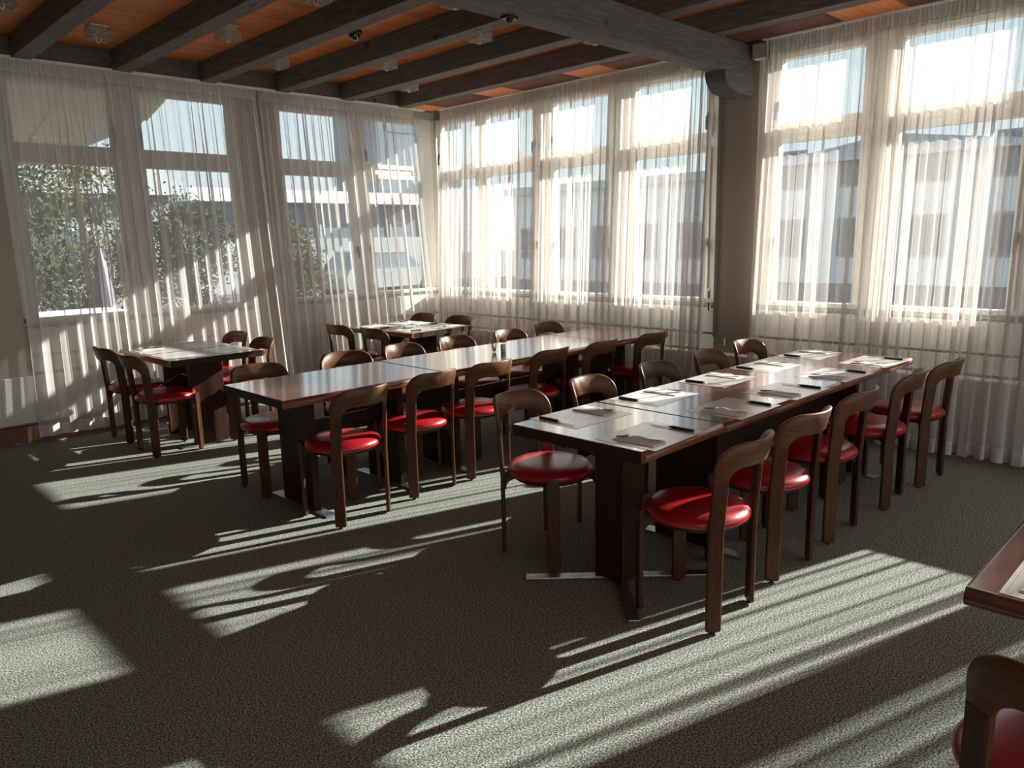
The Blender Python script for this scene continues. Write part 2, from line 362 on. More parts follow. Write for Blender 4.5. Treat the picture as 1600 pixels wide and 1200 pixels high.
names_b = ['sunlit window nearest the glass corner on the bright wall', 'second window from the glass corner on the bright wall', 'window on the bright wall right of the broad middle post',
           'window beside the bare wall pier under the ceiling beam', 'window just past the wall pier behind the set table', 'window at the picture edge behind the far end of the set table']
k = 0
for i, (u0, u1, g0, g1) in enumerate(UB):
    k += 1; window(k, 'B', u0, u1, g0, g1, names_b[i] if i < 6 else 'window further along the bright wall outside the view', 1 if i in (0, 2, 4, 6, 8) else -1)
names_a = ['window behind the small table with tan eaves showing in its top light', 'window with the diagonal eaves edge and blue sky in its top light',
           'window with blue grey building behind it past the plaster pier', 'narrow looking window at the glass corner showing a parked car']
for i, (u0, u1, g0, g1) in enumerate(UA):
    k += 1; window(k, 'A', u0, u1, g0, g1, names_a[i], 1 if i in (0, 2) else -1)
cp = MB().box((5.93, 7.235, ZB), (6.10, 7.40, ZT), .01); cp.build('trim_8', M['frame'], kind='structure')
MB().tube([(5.95, 7.24, .6), (5.95, 7.24, ZT)], .022, 10).build('trim_9', M['frame'], kind='structure')
MB().box((5.935, 3.455, .68), (5.952, 3.475, 2.95), .002).build('trim_10', M['seal'], kind='structure')

# ceiling: boards run across the joists
ceil = MB().box((X0-.2, Y0-.2, 3.25), (6.25, 7.6, 3.5)).build('ceiling', M['seal'], kind='structure')
ceil['label'] = 'orange boarded ceiling between dark joists'
pw = .098
n0 = MB().box((X0, .0015, ZC), (5.95, pw-.0015, 3.25), .0).build('plank', M['plank'], ceil)
n0.location.y = -1.0
ny = int((7.28+1.0)/pw)
for i in range(1, ny):
    c = n0.copy(); COL.objects.link(c); c.location.y = -1.0+i*pw
MB().box((X0, Y0, ZC), (5.95, -1.0, 3.25)).build('board_field', M['plank'], ceil)
JX = [-1.99, -1.25, -.51, .23, .97, 1.71, 2.45, 3.19, 3.93, 4.67, 5.41]
jm = MB().box((-.07, Y0, 3.05), (.07, 7.14, ZC), .006)
for i, x in enumerate(JX):
    j = jm.build('ceiling_beam', M['joist'], kind='structure') if i == 0 else j0.copy()
    if i == 0: j0 = j
    else: COL.objects.link(j)
    j.location.x = x
    j['label'] = 'dark joist %s' % ('closest to the bright window wall' if i == 10 else 'running towards the far curtain wall')
MB().box((X0, 7.14, 3.066), (5.95, 7.30, ZC), .004).build('ceiling_beam', M['joist'], kind='structure')['label'] = 'dark wall plate over the far curtains'
mb_ = MB().box((X0, 3.18, 2.82), (5.95, 3.335, 3.05), .008).build('ceiling_beam', M['beam'], kind='structure')
mb_['label'] = 'heavy dark main beam crossing under the joists to the wall pier'
cb = MB().prism([(5.50, 3.17, 2.82), (5.95, 3.17, 2.82), (5.95, 3.17, 2.665), (5.70, 3.17, 2.665), (5.63, 3.17, 2.675), (5.565, 3.17, 2.70), (5.52, 3.17, 2.74), (5.50, 3.17, 2.78)], (0, .175, 0))
cb.build('ceiling_beam', M['beam'], kind='structure')['label'] = 'rounded dark corbel under the main beam end'
# strip along the bright wall: vents between boards, flush with the joists
MB().box((5.49, Y0, 3.075), (5.95, 7.14, 3.22)).build('trim_11', M['seal'], kind='structure')
def vent(y0, y1):
    m = MB().box((5.50, y0, 3.062), (5.83, y1, 3.074))
    o = m.build('vent_panel', M['vent'], ceil)
    s_ = MB()
    for q in range(15): s_.box((5.515+q*.0205, y0+.02, 3.056), (5.526+q*.0205, y1-.02, 3.062))
    s_.build('slats', M['vent'], o)['kind'] = 'stuff'
y = 6.86
edges = []
while y > Y0+1:
    vent(y-.79, y); edges.append((y-.79-.43, y-.79)); y -= 1.22
for a, b in edges: MB().box((5.50, a+.003, 3.058), (5.83, b-.003, 3.074)).build('plank', M['plank'], ceil)
MB().box((5.50, 6.863, 3.058), (5.83, 7.135, 3.074)).build('plank', M['plank'], ceil)
# curtain rails
for nm, a, b in (('trim_12', (5.82, 3.4, 3.052), (5.88, 7.05, 3.074)), ('trim_13', (5.82, -1.3, 3.052), (5.88, 3.05, 3.074)), ('trim_14', (1.35, 7.12, 3.046), (5.72, 7.19, 3.066))):
    MB().box(a, b, .003).build(nm, M['white'], kind='structure')

# ------------------------------------------------------------------ sheer curtains
def curtain(wall, u0, u1, base, label, ztop, zbot, seed, lean0=0, lean1=0, amp=.040, flare=0, wl=.105):
    rng = np.random.default_rng(seed); L = abs(u1-u0); N = int(L/.0075); R_ = 34
    s = np.linspace(0, 1, N)
    # fold phase: wavelengths wander between about 7 and 16 cm
    fr = np.interp(s, np.linspace(0, 1, max(4, int(L*4))), rng.uniform(.7, 1.5, max(4, int(L*4))))
    ph = np.cumsum(fr)/fr.mean()*(L/wl)*2*PI/N
    am = np.interp(s, np.linspace(0, 1, max(5, int(L*7))), rng.uniform(.35, 1.25, max(5, int(L*7))))
    ph2 = np.cumsum(np.interp(s, np.linspace(0, 1, 9), rng.uniform(.6, 1.4, 9)))*(L/.034)*2*PI/N
    z = np.concatenate([np.linspace(ztop, ztop-.09, 7), np.linspace(ztop-.12, zbot+.10, R_-10), np.linspace(zbot+.09, zbot, 3)])
    V = np.zeros((len(z), N, 3))
    gather = .014*np.sin(np.arange(N)*.0075/.026*2*PI+rng.uniform(0, 1, N)*.8)
    for r, zz in enumerate(z):
        h = (ztop-zz)/(ztop-zbot)
        A = amp*(.25+.75*min(1, h*2.2)**.8)*am
        fine = .012*np.exp(-h*3.5)
        w = max(0, 1-h/.042)
        drift = .5*np.sin(h*2.1+s*9)*h
        off = (1-w)*(A*(np.sin(ph+drift)+.28*np.sin(2.3*ph+1+drift*2))+fine*np.sin(ph2))+w*gather
        lat = (1-w)*A*.55*np.sin(2*(ph+drift)+.6)
        u = u0+(u1-u0)*s+lat+(lean0*(1-s)+lean1*s)*h+(s-.5)*flare*h
        if wall == 'B': V[r, :, 0] = base+off-.145*h; V[r, :, 1] = u
        else: V[r, :, 0] = u; V[r, :, 1] = base+off-.06*h
        V[r, :, 2] = zz+(0 if r < len(z)-3 else .006*np.sin(s*17))
    nr = len(z); idx = np.arange(nr*N).reshape(nr, N)
    F = np.stack([idx[:-1,:-1], idx[:-1,1:], idx[1:,1:], idx[1:,:-1]], -1).reshape(-1, 4)
    me = bpy.data.meshes.new('curtain'); me.from_pydata(V.reshape(-1, 3).tolist(), [], F.tolist())
    me.materials.append(M['cloth']); me.materials.append(M['hem'])
    mi = np.zeros((nr-1, N-1), int); mi[:6] = 1; mi[-3:] = 1; mi[:, :4] = 1; mi[:, -4:] = 1
    me.polygons.foreach_set('material_index', mi.reshape(-1)); me.polygons.foreach_set('use_smooth', np.ones(len(F), bool))
    o = bpy.data.objects.new('curtain', me); COL.objects.link(o)
    tag(o, label, 'curtain', 'sheer white curtains')
    return o
curtain('A', 1.54, 3.67, 7.155, 'sheer curtain behind the small table with tan eaves showing through', 3.045, .04, 3, lean0=-.08, lean1=.12)
curtain('A', 3.69, 5.56, 7.155, 'sheer curtain on the far wall drawn up to the glass corner', 3.045, .04, 4, lean0=.05, lean1=.19)
curtain('B', 7.03, 3.46, 5.85, 'long sunlit sheer curtain between the glass corner and the bare pier', 3.05, .03, 5)
curtain('B', 3.03, 1.0, 5.85, 'sunlit sheer curtain at the picture edge behind the set table end', 3.05, .03, 6)
curtain('B', .94, -1.45, 5.85, 'sheer curtain on the bright wall outside the view', 3.05, .03, 8, amp=.075, wl=.17)
curtain('B', -.12, -1.42, 5.745, 'unseen extra curtain layer added on the bright wall to dim the sun', 3.05, .03, 12, amp=.03)  # extra layer added out of view to weaken the sun on the near carpet
curtain('B', -1.55, -3.7, 5.85, 'sheer curtain on the bright wall near the room back outside the view', 3.05, .03, 9)

# ------------------------------------------------------------------ chairs
def hoop_mesh():
    """bent plywood back: legs' width at the joints, a tall band across, wrapped on a cylinder round the seat"""
    R = .242; so, si = .222, .160; zj, zt, zl = .635, .795, .692; ro, ri = .115, .062
    def side(s0, top, r, n):
        pts = [(-s0, zj+(top-r-zj)*i/4) for i in range(4)]
        pts += [(-s0+r-r*math.cos(a), top-r+r*math.sin(a)) for a in np.linspace(0, PI/2, 9)]
        pts += [(x, top) for x in np.linspace(-s0+r, 0, n)[1:]]
        return pts
    po = side(so, zt, ro, 9); pi_ = side(si, zl, ri, 9)
    po += [(-a, b) for a, b in po[-2::-1]]; pi_ += [(-a, b) for a, b in pi_[-2::-1]]
    cs = [(0,-.45),(0,.45),(.05,1),(.5,1.0),(.95,1),(1,.45),(1,-.45),(.95,-1),(.5,-1),(.05,-1)]
    vs = []; n = len(po); k = len(cs)
    for (a, b), (c, d) in zip(po, pi_):
        for w, t in cs:
            s_ = a+(c-a)*w; z = b+(d-b)*w
            s_ *= 1+.10*max(0, z-.66)/.13
            th = -PI/2+s_/R; rr = R+t*.0095
            vs.append((rr*math.cos(th), rr*math.sin(th)-max(0, z-.45)*.085-max(0, z-.66)*.16, z))
    fs = [(i*k+q, i*k+(q+1)%k, (i+1)*k+(q+1)%k, (i+1)*k+q) for i in range(n-1) for q in range(k)]
    fs += [tuple(range(k))[::-1], tuple((n-1)*k+q for q in range(k))]
    return MB().add(vs, fs, True)
def leg_mb(th, z0, z1, lean=0):
    """flat leg whose broad face looks away from the seat; th = its bearing"""
    R = .242; w, t = .031, .0105; m = MB()
    rad = Vector((math.cos(th), math.sin(th), 0)); tan = Vector((-math.sin(th), math.cos(th), 0))
    c = .004; vs = []; rings = []
    for z, sc in ((z0, .9), (z0+.006, 1), (.40, 1), (z1-.004, 1), (z1, .95)):
        o = rad*R+Vector((0, -max(0, z-.45)*lean, z))
        pl = [(-w,-t+c),(-w,t-c),(-w+c,t),(w-c,t),(w,t-c),(w,-t+c),(w-c,-t),(-w+c,-t)]
        rings.append([o+tan*a*sc+rad*b*sc for a, b in pl])
    for r_ in rings: vs += r_
    k = 8; fs = [(i*k+q, i*k+(q+1)%k, (i+1)*k+(q+1)%k, (i+1)*k+q) for i in range(len(rings)-1) for q in range(k)]
    fs += [tuple(range(k))[::-1], tuple((len(rings)-1)*k+q for q in range(k))]
    return m.add(vs, fs)
BEAR = [math.radians(a) for a in (-135, -45, 45, 135)]
def make_chair():
    root = empty('dining_chair')
    seat = MB().lathe([(0,.486),(.08,.485),(.145,.482),(.182,.476),(.206,.465),(.218,.451),(.220,.438),(.214,.426),(.195,.419),(0,.416)], 40)
    seat.build('seat', M['vinyl'], root)
    MB().lathe([(0,.396),(.165,.396),(.185,.402),(.196,.417),(0,.417)], 32).build('seat_pan', M['leg'], root)
    hoop_mesh().build('backrest', M['back'], root)
    for i, th in enumerate(BEAR):
        rear = i < 2
        l = leg_mb(th, .010,   .64 if rear else .452, .085 if rear else 0).build('leg', M['chair'], root)
        rad = Vector((math.cos(th), math.sin(th), 0))
        g = MB().lathe([(.008,0),(.011,.002),(.011,.010),(0,.010)], 10, tuple(rad*.242)); g.build('foot_glide', M['dark'], l)
        tan = Vector((-math.sin(th), math.cos(th), 0))*.010
        pr = [(.15,.412),(.15,.394),(.185,.388),(.208,.378),(.222,.360),(.226,.335),(.2325,.335),(.2325,.425),(.218,.425),(.212,.416)]
        MB().prism([rad*a+Vector((0,0,z))-tan for a, z in pr], tan*2).build('bracket', M['dark'], root)
    index_kids(root)
    return root
chair0 = make_chair(); used = [False]
def place_chair(x, y, face_deg, label, group):
    """face_deg: the bearing the sitter looks along (90 = +Y)"""
    c = chair0 if not used[0] else copy_tree(chair0)
    used[0] = True
    c.location = (x, y, 0); c.rotation_euler = (0, 0, math.radians(face_deg-90))
    tag(c, label, 'chair', group); return c
ORD = ['first', 'second', 'third', 'fourth', 'fifth', 'sixth']
GR = 'round-seated chairs at the long set table'; GM = 'round-seated chairs at the long bare table'; GS = 'round-seated chairs at the small tables'
for i, (x, y, a) in enumerate([(2.66,1.61,94),(3.265,1.63,87),(3.85,1.635,91),(4.52,1.615,96),(5.09,1.575,88)]):
    place_chair(x, y, a, 'chair on the open carpet side of the set table, %s from its free end' % ORD[i], GR)
for i, (x, y, a) in enumerate([(2.68,2.46,-90),(3.26,2.45,-87),(3.89,2.44,-91),(4.52,2.45,-89),(5.13,2.50,-94)]):
    place_chair(x, y, a, 'chair facing the set table from the bare table side, %s from free end' % ORD[i], GR)
for i, (x, y, a) in enumerate([(2.27,3.72,94),(2.85,3.80,93),(3.355,3.80,88),(4.0,3.86,91),(4.56,3.84,92),(5.22,3.82,88)]):
    place_chair(x, y, a, 'chair facing the bare table from the set table side, %s from free end' % ORD[i], GM)
for i, (x, y, a) in enumerate([(2.245,4.48,-93),(2.88,4.50,-106),(3.46,4.49,-88),(4.01,4.52,-91),(4.61,4.49,-90),(5.24,4.60,-87)]):
    place_chair(x, y, a, 'chair on the far window side of the bare table, %s from free end' % ORD[i], GM)
place_chair(2.12, 6.02, 0, 'red seated chair at the small table by the far curtain, nearest the camera', GS)
place_chair(2.13, 6.66, 3, 'chair at the small table, behind the nearest one and closer to the plain wall', GS)
place_chair(2.83, 6.70, 183, 'small table chair across from the plain wall, close to the far curtain', GS)
place_chair(2.76, 6.06, 178, 'small table chair just behind the free end of the bare table', GS)
place_chair(4.20, 6.50, 4, 'corner table chair on its plain wall side, close to the curtain', GS)
place_chair(4.22, 5.92, 2, 'corner table chair on its plain wall side, nearer the bare table', GS)
place_chair(4.94, 6.58, 184, 'corner table chair with its back right at the glass corner', GS)
place_chair(4.96, 6.02, 181, 'corner table chair backing the bright windows, nearer the bare table', GS)
place_chair(1.80, .18, 11, 'cropped chair in the bottom corner facing the cut off foreground table', 'chair at the foreground table')

# ------------------------------------------------------------------ tables
ZTOP = .745
def tabletop(root, x0, x1, y0, y1):
    th = .048; r = th/2
    MB().box((x0+.006, y0+r, ZTOP-th), (x1-.006, y1-r, ZTOP), .001).build('tabletop', M['top'], root)
    for xa, xb in ((x0, x0+.006), (x1-.006, x1)): MB().box((xa, y0+r, ZTOP-th), (xb, y1-r, ZTOP-.0005)).build('end_strip', M['end'], root)
    for sy, yc in ((-1, y0+r), (1, y1-r)):
        n = 10; prof = [(yc+sy*r*math.sin(a), ZTOP-r+r*math.cos(a)) for a in np.linspace(0, PI, n)]
        m = MB().prism([(x0, a, b) for a, b in prof], (x1-x0, 0, 0))
        m.sm = [False, False]+[True]*(len(m.sm)-2)
        m.build('edge_strip', M['edge'], root)
def trestle_table(name, loc, rz, length, width, peds, label, group, panel=.36, foot=.68):
    root = empty(name, loc, rz)
    tabletop(root, 0, length, -width/2, width/2)
    for p in peds:
        MB().box((p-.024, -panel/2, .012), (p+.024, panel/2, ZTOP-.049), .003).build('pedestal', M['leg'], root)
        MB().box((p-.035, -foot/2, 0), (p+.035, foot/2, .011), .002).build('foot', M['flat'], root)
    if len(peds) > 1:
        MB().box((peds[0]+.024, -.016, .405), (peds[-1]-.024, .016, .515), .003).build('stretcher', M['leg'], root)
    tag(root, label, 'table', group); return root
GT = 'dark wood dining tables'
# long set table: a single-pedestal table in front of a long one
r1 = empty('pedestal_table', (2.335, 2.02, 0), math.radians(.4)); tabletop(r1, 0, .612, -.378, .378)
MB().box((.255, -.08, .012), (.415, .08, ZTOP-.049), .004).build('pedestal', M['leg'], r1)
for a in (45, 135):
    m = MB().box((-.44, -.026, 0), (.44, .026, .010), .002); rt = Matrix.Translation((.335, 0, 0 if a == 45 else .0005)) @ Matrix.Rotation(math.radians(a), 4, 'Z')
    m.v = [tuple(rt @ Vector(v)) for v in m.v]; m.build('foot', M['flat'], r1)
tag(r1, 'short square pedestal table forming the free end of the set table', 'table', GT)
trestle_table('trestle_table', (2.952, 2.022, 0), math.radians(-.5), 2.36, .756, (.29, 1.98), 'long dark table with placemats laid, running to the bright windows', GT)
trestle_table('trestle_table', (1.90, 4.065, 0), math.radians(.2), 1.135, .775, (.27, .91), 'short bare table with sky reflections, free end of the bare row', GT, foot=.66)
trestle_table('trestle_table', (3.040, 4.07, 0), math.radians(.1), 1.78, .775, (.25, 1.53), 'long bare table carrying the toothpick glass and shaker', GT, foot=.62)
trestle_table('trestle_table', (4.824, 4.075, 0), math.radians(.2), .74, .77, (.37,), 'last short table of the bare row, against the bright curtain', GT)
trestle_table('square_table', (2.43, 5.70, 0), PI/2, 1.06, .77, (.28, .80), 'small table by the far curtain with paper placemats on it', GT, panel=.27, foot=.5)
trestle_table('square_table', (4.57, 5.56, 0), PI/2+math.radians(4), 1.02, .80, (.27, .76), 'small table in the glass corner covered with placemats', GT, panel=.27, foot=.5)
trestle_table('trestle_table', (2.275, .43, 0), -PI/2, 1.8, .77, (.40, 1.4), 'cut off foreground table at the picture edge', GT)

# ------------------------------------------------------------------ place settings
mat_me = MB().box((-.198, -.148, 0), (.198, .148, .0006)); mat0 = mat_me.build('placemat', M['paper'])
nap0 = MB().box((-.098, -.05, 0), (.098, .05, .003), .001)
nap0.box((-.096, -.049, .003), (.094, .047, .0045), .0005); nap0 = nap0.build('napkin', M['napkin'])
def make_fork():
    r = empty('fork')
    m = MB(); zs = lambda x: .004+.012*math.exp(-((x-.02)/.035)**2)
    xs = np.linspace(-.10, .045, 14); pl = []; wd = [.0055+.0025*max(0, -x/.1) if x < .03 else .006+(x-.03)/.015*.005 for x in xs]
    vs = []; fs = []
    for x, w in zip(xs, wd): vs += [(x,-w,zs(x)),(x,w,zs(x)),(x,w,zs(x)+.002),(x,-w,zs(x)+.002)]
    for i in range(len(xs)-1): fs += [(i*4+q, i*4+(q+1)%4, (i+1)*4+(q+1)%4, (i+1)*4+q) for q in range(4)]
    fs += [(0,1,2,3), tuple(len(vs)-4+q for q in (3,2,1,0))]
    m.add(vs, fs); m.build('fork_handle', M['steel'], r)
    for q in (-1.5, -.5, .5, 1.5):
        t = MB(); y_ = q*.0058
        t.prism([(.045,y_-.0018,zs(.045)),(.045,y_+.0018,zs(.045)),(.075,y_+.0017,zs(.075)+.001),(.10,y_+.0008,.008),(.10,y_-.0008,.008),(.075,y_-.0017,zs(.075)+.001)], (0,0,.0018))
        t.build('tine', M['steel'], r)
    index_kids(r); return r
def make_knife():
    r = empty('knife')
    MB().box((-.105, -.0085, 0), (.005, .0085, .011), .003).build('knife_handle', M['handle'], r)
    MB().box((.005, -.007, .002), (.02, .007, .010), .002).build('bolster', M['steel'], r)
    MB().prism([(.02,-.007,.0045),(.02,.009,.0045),(.09,.009,.0045),(.112,.002,.0045),(.116,-.006,.0045)], (0,0,.0016)).build('blade', M['steel'], r)
    index_kids(r); return r
fork0, knife0 = make_fork(), make_knife()
index_kids(mat0); index_kids(nap0)
fst = {}
def put(src, x, y, z, rz, label, cat, group):
    o = src if src.name not in fst else copy_tree(src)
    fst[src.name] = 1
    o.location = (x, y, z); o.rotation_euler = (0, 0, rz); tag(o, label, cat, group); return o
def setting(cx, cy, face, where, cutlery=True, wob=0, knife=True):
    """cx, cy: sheet centre; face: bearing of the diner's view"""
    a = math.radians(face)+wob; fw = Vector((math.cos(a), math.sin(a))); rt = Vector((fw.y, -fw.x)); rz = a-PI/2
    put(mat0, cx, cy, ZTOP+.0005, rz, 'printed paper placemat %s' % where, 'placemat', 'paper placemats')
    if not cutlery: return
    p = Vector((cx, cy))-rt*.115+fw*(-.015)
    n = put(nap0, p.x, p.y, ZTOP+.0014, rz+PI/2, 'folded white napkin %s' % where, 'napkin', 'folded paper napkins')
    p2 = p+rt*.012
    put(fork0, p2.x, p2.y, ZTOP+.0056, rz+PI/2+.48+random.uniform(-.08, .08), 'steel fork %s' % where, 'fork', 'steel forks')
    if knife:
        q = Vector((cx, cy))+rt*.155+fw*(-.01)
        put(knife0, q.x, q.y, ZTOP+.0014, rz+PI/2+random.uniform(-.05, .05), 'black handled knife %s' % where, 'knife', 'black-handled knives')
for i, x in enumerate((2.575, 3.25, 3.80, 4.41, 5.01)):
    setting(x, 1.785-.006*i, 90, 'on open carpet side of set table, %s from free end' % ORD[i], wob=math.radians(2 if i == 0 else random.uniform(-2, 2)))
for i, x in enumerate((2.65, 3.24, 3.86, 4.43, 5.06)):
    setting(x, 2.235-.008*i, -90, 'on bare table side of set table, %s from free end' % ORD[i], wob=math.radians(random.uniform(-2, 2)))
setting(2.24, 6.42, 0, 'at the small table, beside the chair closer to the plain wall', True, knife=False)
setting(2.24, 5.98, 0, 'at the small table, in front of the chair nearest the camera', False)
setting(2.63, 6.44, 180, 'at the small table, across by the curtain', False)
setting(2.63, 5.98, 180, 'at the small table, at the corner towards the bare table', False)
setting(4.34, 6.28, 4, 'at the corner table, on the plain wall side by the curtain')
setting(4.37, 5.82, 4, 'at the corner table, on the plain wall side towards the bare table')
setting(4.72, 6.30, 184, 'at the corner table, nearest the glass corner')
setting(4.76, 5.84, 184, 'at the corner table, on the bright window side towards the bare table')
setting(2.065, .168, 0, 'on the cut off foreground table')

# toothpick glass and shaker
g = empty('toothpick_glass', (3.83, 4.07, ZTOP))
MB().lathe([(0,.004),(.022,.004),(.026,.02),(.031,.085),(.033,.085),(.028,.018),(.025,0),(0,0)], 20).build('glass', M['clear'], g)
for i in range(9):
    a = 2*PI*i/9; MB().tube([(.010*math.cos(a), .010*math.sin(a), .006), (.026*math.cos(a+.3), .026*math.sin(a+.3), .095+.006*(i%3))], .0022, 5).build('toothpick', M['straw'], g)
tag(g, 'small clear glass of wooden toothpicks on the bare table', 'glass')
g = empty('shaker', (3.875, 4.02, ZTOP))
MB().lathe([(0,0),(.021,0),(.022,.004),(.022,.070),(.020,.074),(0,.074)], 18).build('shaker_body', M['clear'], g)
MB().lathe([(0,.003),(.0195,.003),(.0195,.058),(0,.058)], 16).build('salt_filling', M['salt'], g)
MB().lathe([(0,.074),(.026,.074),(.029,.080),(.029,.090),(.022,.103),(.010,.108),(0,.108)], 18).build('shaker_lid', M['amber'], g)
tag(g, 'salt shaker with domed orange lid beside the toothpick glass', 'shaker')

# ------------------------------------------------------------------ ceiling lamps and small fittings
def make_lamp():
    r = empty('ceiling_light')
    MB().box((-.065, -.065, -.016), (.065, .065, 0), .004).build('mounting_plate', M['white'], r)
    sh = MB(); a = .074; t = .010; zb = -.098
    for x0, y0, x1, y1 in ((-a,-a,a,-a+t),(-a,a-t,a,a),(-a,-a+t,-a+t,a-t),(a-t,-a+t,a,a-t)): sh.box((x0,y0,zb),(x1,y1,-.016), .002)
    gs = sh.build('glass_shade', M['glass'], r)
    rim = MB(); n = 24
    vi = [(.050*math.cos(2*PI*i/n), .050*math.sin(2*PI*i/n)) for i in range(n)]
    vo = [(max(-.076, min(.076, .12*math.cos(2*PI*i/n))), max(-.076, min(.076, .12*math.sin(2*PI*i/n)))) for i in range(n)]
    rim.add([(x,y,zb) for x,y in vo]+[(x,y,zb) for x,y in vi]+[(x,y,zb-.006) for x,y in vo]+[(x,y,zb-.006) for x,y in vi],
            [f_ for i in range(n) for j in [(i+1)%n] for f_ in ((i,j,n+j,n+i),(2*n+i,3*n+i,3*n+j,2*n+j),(i,2*n+i,2*n+j,j),(n+i,n+j,3*n+j,3*n+i))])
    rim.build('bottom_rim', M['glass'], r)
    MB().tube([(0,0,-.016),(0,0,-.06)], .014, 10).build('lamp_holder', M['white'], r)
    b = MB().tube([(.016*math.cos(t_), 0, -.098-.022*math.sin(t_)) for t_ in np.linspace(0, PI, 11)], .005, 6)
    b.tube([(-.016,0,-.06),(-.016,0,-.098)], .005, 6); b.tube([(.016,0,-.06),(.016,0,-.098)], .005, 6)
    b.build('bulb', M['white'], r); index_kids(r); return r
lamp0 = make_lamp()
LP = [(1.36,5.95,'cropped at the upper corner over the plain wall'),(2.08,6.46,'in the bay over the first curtain, nearest the far wall'),(2.81,5.85,'in the next bay, further from the far wall than its neighbours'),(3.55,6.47,'between the dome camera and the far curtain'),
      (2.84,4.62,'over the free end of the bare table, cut by the top edge'),(4.31,5.90,'over the corner table bay'),(5.08,6.58,'closest to the glass corner'),(4.32,4.66,'over the bare table middle, near the main beam'),
      (3.58,4.10,'behind the main beam beside the small black sensor'),(5.08,4.10,'half hidden behind the main beam near the bright wall')]
for i, (x, y, w) in enumerate(LP):
    o = lamp0 if i == 0 else copy_tree(lamp0)
    o.location = (x, y, ZC); o.rotation_euler = (0, 0, random.uniform(-.06, .06)); tag(o, 'glass ceiling lamp '+w, 'lamp', 'square glass ceiling lamps')
d = empty('dome_camera', (3.62, 5.36, ZC))
MB().lathe([(0,0),(.062,0),(.062,-.018),(.054,-.026),(0,-.026)], 24).build('mounting_ring', M['handle'], d)
MB().lathe([(.046,-.026)]+[(.046*math.cos(a), -.034-.046*math.sin(a)) for a in np.linspace(0, PI/2, 8)], 24).build('dome', M['chrome'], d)
tag(d, 'glossy black dome camera on the orange ceiling', 'camera')
s_ = empty('beam_sensor', (3.26, 3.26, 2.82))
MB().box((-.045, -.03, -.014), (.045, .03, 0), .004).build('sensor_plate', M['handle'], s_); MB().lathe([(0,-.034),(.012,-.032),(.02,-.024),(.022,-.014),(0,-.014)], 14).build('sensor_eye', M['dark'], s_)
tag(s_, 'small black sensor under the heavy main beam', 'sensor')
for y_, w in ((3.36, 'nearer the glass corner'), (3.16, 'nearer the set table')):
    s_ = empty('wall_hook', (5.95, y_, .645)); MB().box((-.014, -.012, -.032), (0, .012, .032), .003).build('hook_plate', M['wall'], s_); MB().box((-.026, -.012, -.032), (-.014, -.004, .032), .002).build('lit_edge', M['white'], s_)  # white strip paints the lit edge of each plate
    tag(s_, 'small pale wall fitting on the bare pier, '+w, 'fitting', 'pier fittings')
s_ = empty('strap_winder', (5.945, 3.52, 1.0)); MB().box((-.012, -.018, -.11), (0, .018, .11), .004).build('winder_plate', M['frame'], s_); MB().box((-.016, -.006, -.085), (-.012, .006, .085)).build('strap_slot', M['dark'], s_)
tag(s_, 'blind strap winder with dark slot beside the bare pier', 'winder')
s_ = empty('rail_bracket', (5.85, 3.05, 3.06)); MB().box((.0, -.03, -.13), (.09, .09, -.02), .004).build('bracket_box', M['wall_far'], s_); MB().tube([(.0, -.055, -.03), (.0, -.055, -.16), (.0, -.075, -.17)], .006, 6).build('pull_rod', M['steel'], s_)
tag(s_, 'curtain rail bracket beside the beam corbel', 'bracket')

# ------------------------------------------------------------------ outside
MB().box((-60, 7.7, -.3), (90, 90, -.15)).build('ground_far', M['tar'], kind='structure')
MB().box((6.4, -70, -.3), (90, 7.7, -.15)).build('ground_right', M['tar'], kind='structure')
MB().box((-60, -70, -.3), (-4.4, 7.7, -.15)).build('ground_left', M['tar'], kind='structure')
ev = empty('eaves', (0, 7.6, 3.3)); ev['kind'] = 'structure'; ev['label'] = 'tan boarded eaves outside the far windows'
sl = lambda y: 3.345-.23*(y-7.6)
P = [(-4, 7.6), (3.38, 7.6), (3.38, 9.45), (3.0, 10.3), (2.7, 11.0), (-4, 11.0)]
m = MB(); n = len(P)
m.add([(x, y-7.6, sl(y)+.05-3.3) for x, y in P]+[(x, y-7.6, sl(y)+.16-3.3) for x, y in P], [tuple(range(n)), tuple(range(n, 2*n))]+[(i, (i+1)%n, n+(i+1)%n, n+i) for i in range(n)])
m.build('eaves_roof', M['roof'], ev)
for i in range(12):
    for j in range(16):
        x0, x1 = -2.6+i*.5+.006, -2.6+(i+1)*.5-.006; y0, y1 = 7.62+j*.205+.005, 7.62+(j+1)*.205-.005
        if (x0 > 2.8 and y1 > 9.45) or (x0 > 2.3 and y1 > 10.3): continue
        m = MB().add([(x, y-7.6, sl(y)-3.3+dz) for dz in (.03, .05) for x, y in ((x0,y0),(x1,y0),(x1,y1),(x0,y1))], [(0,1,2,3),(4,5,6,7),(0,1,5,4),(1,2,6,5),(2,3,7,6),(3,0,4,7)])
        m.build('panel', M['tan'], ev)
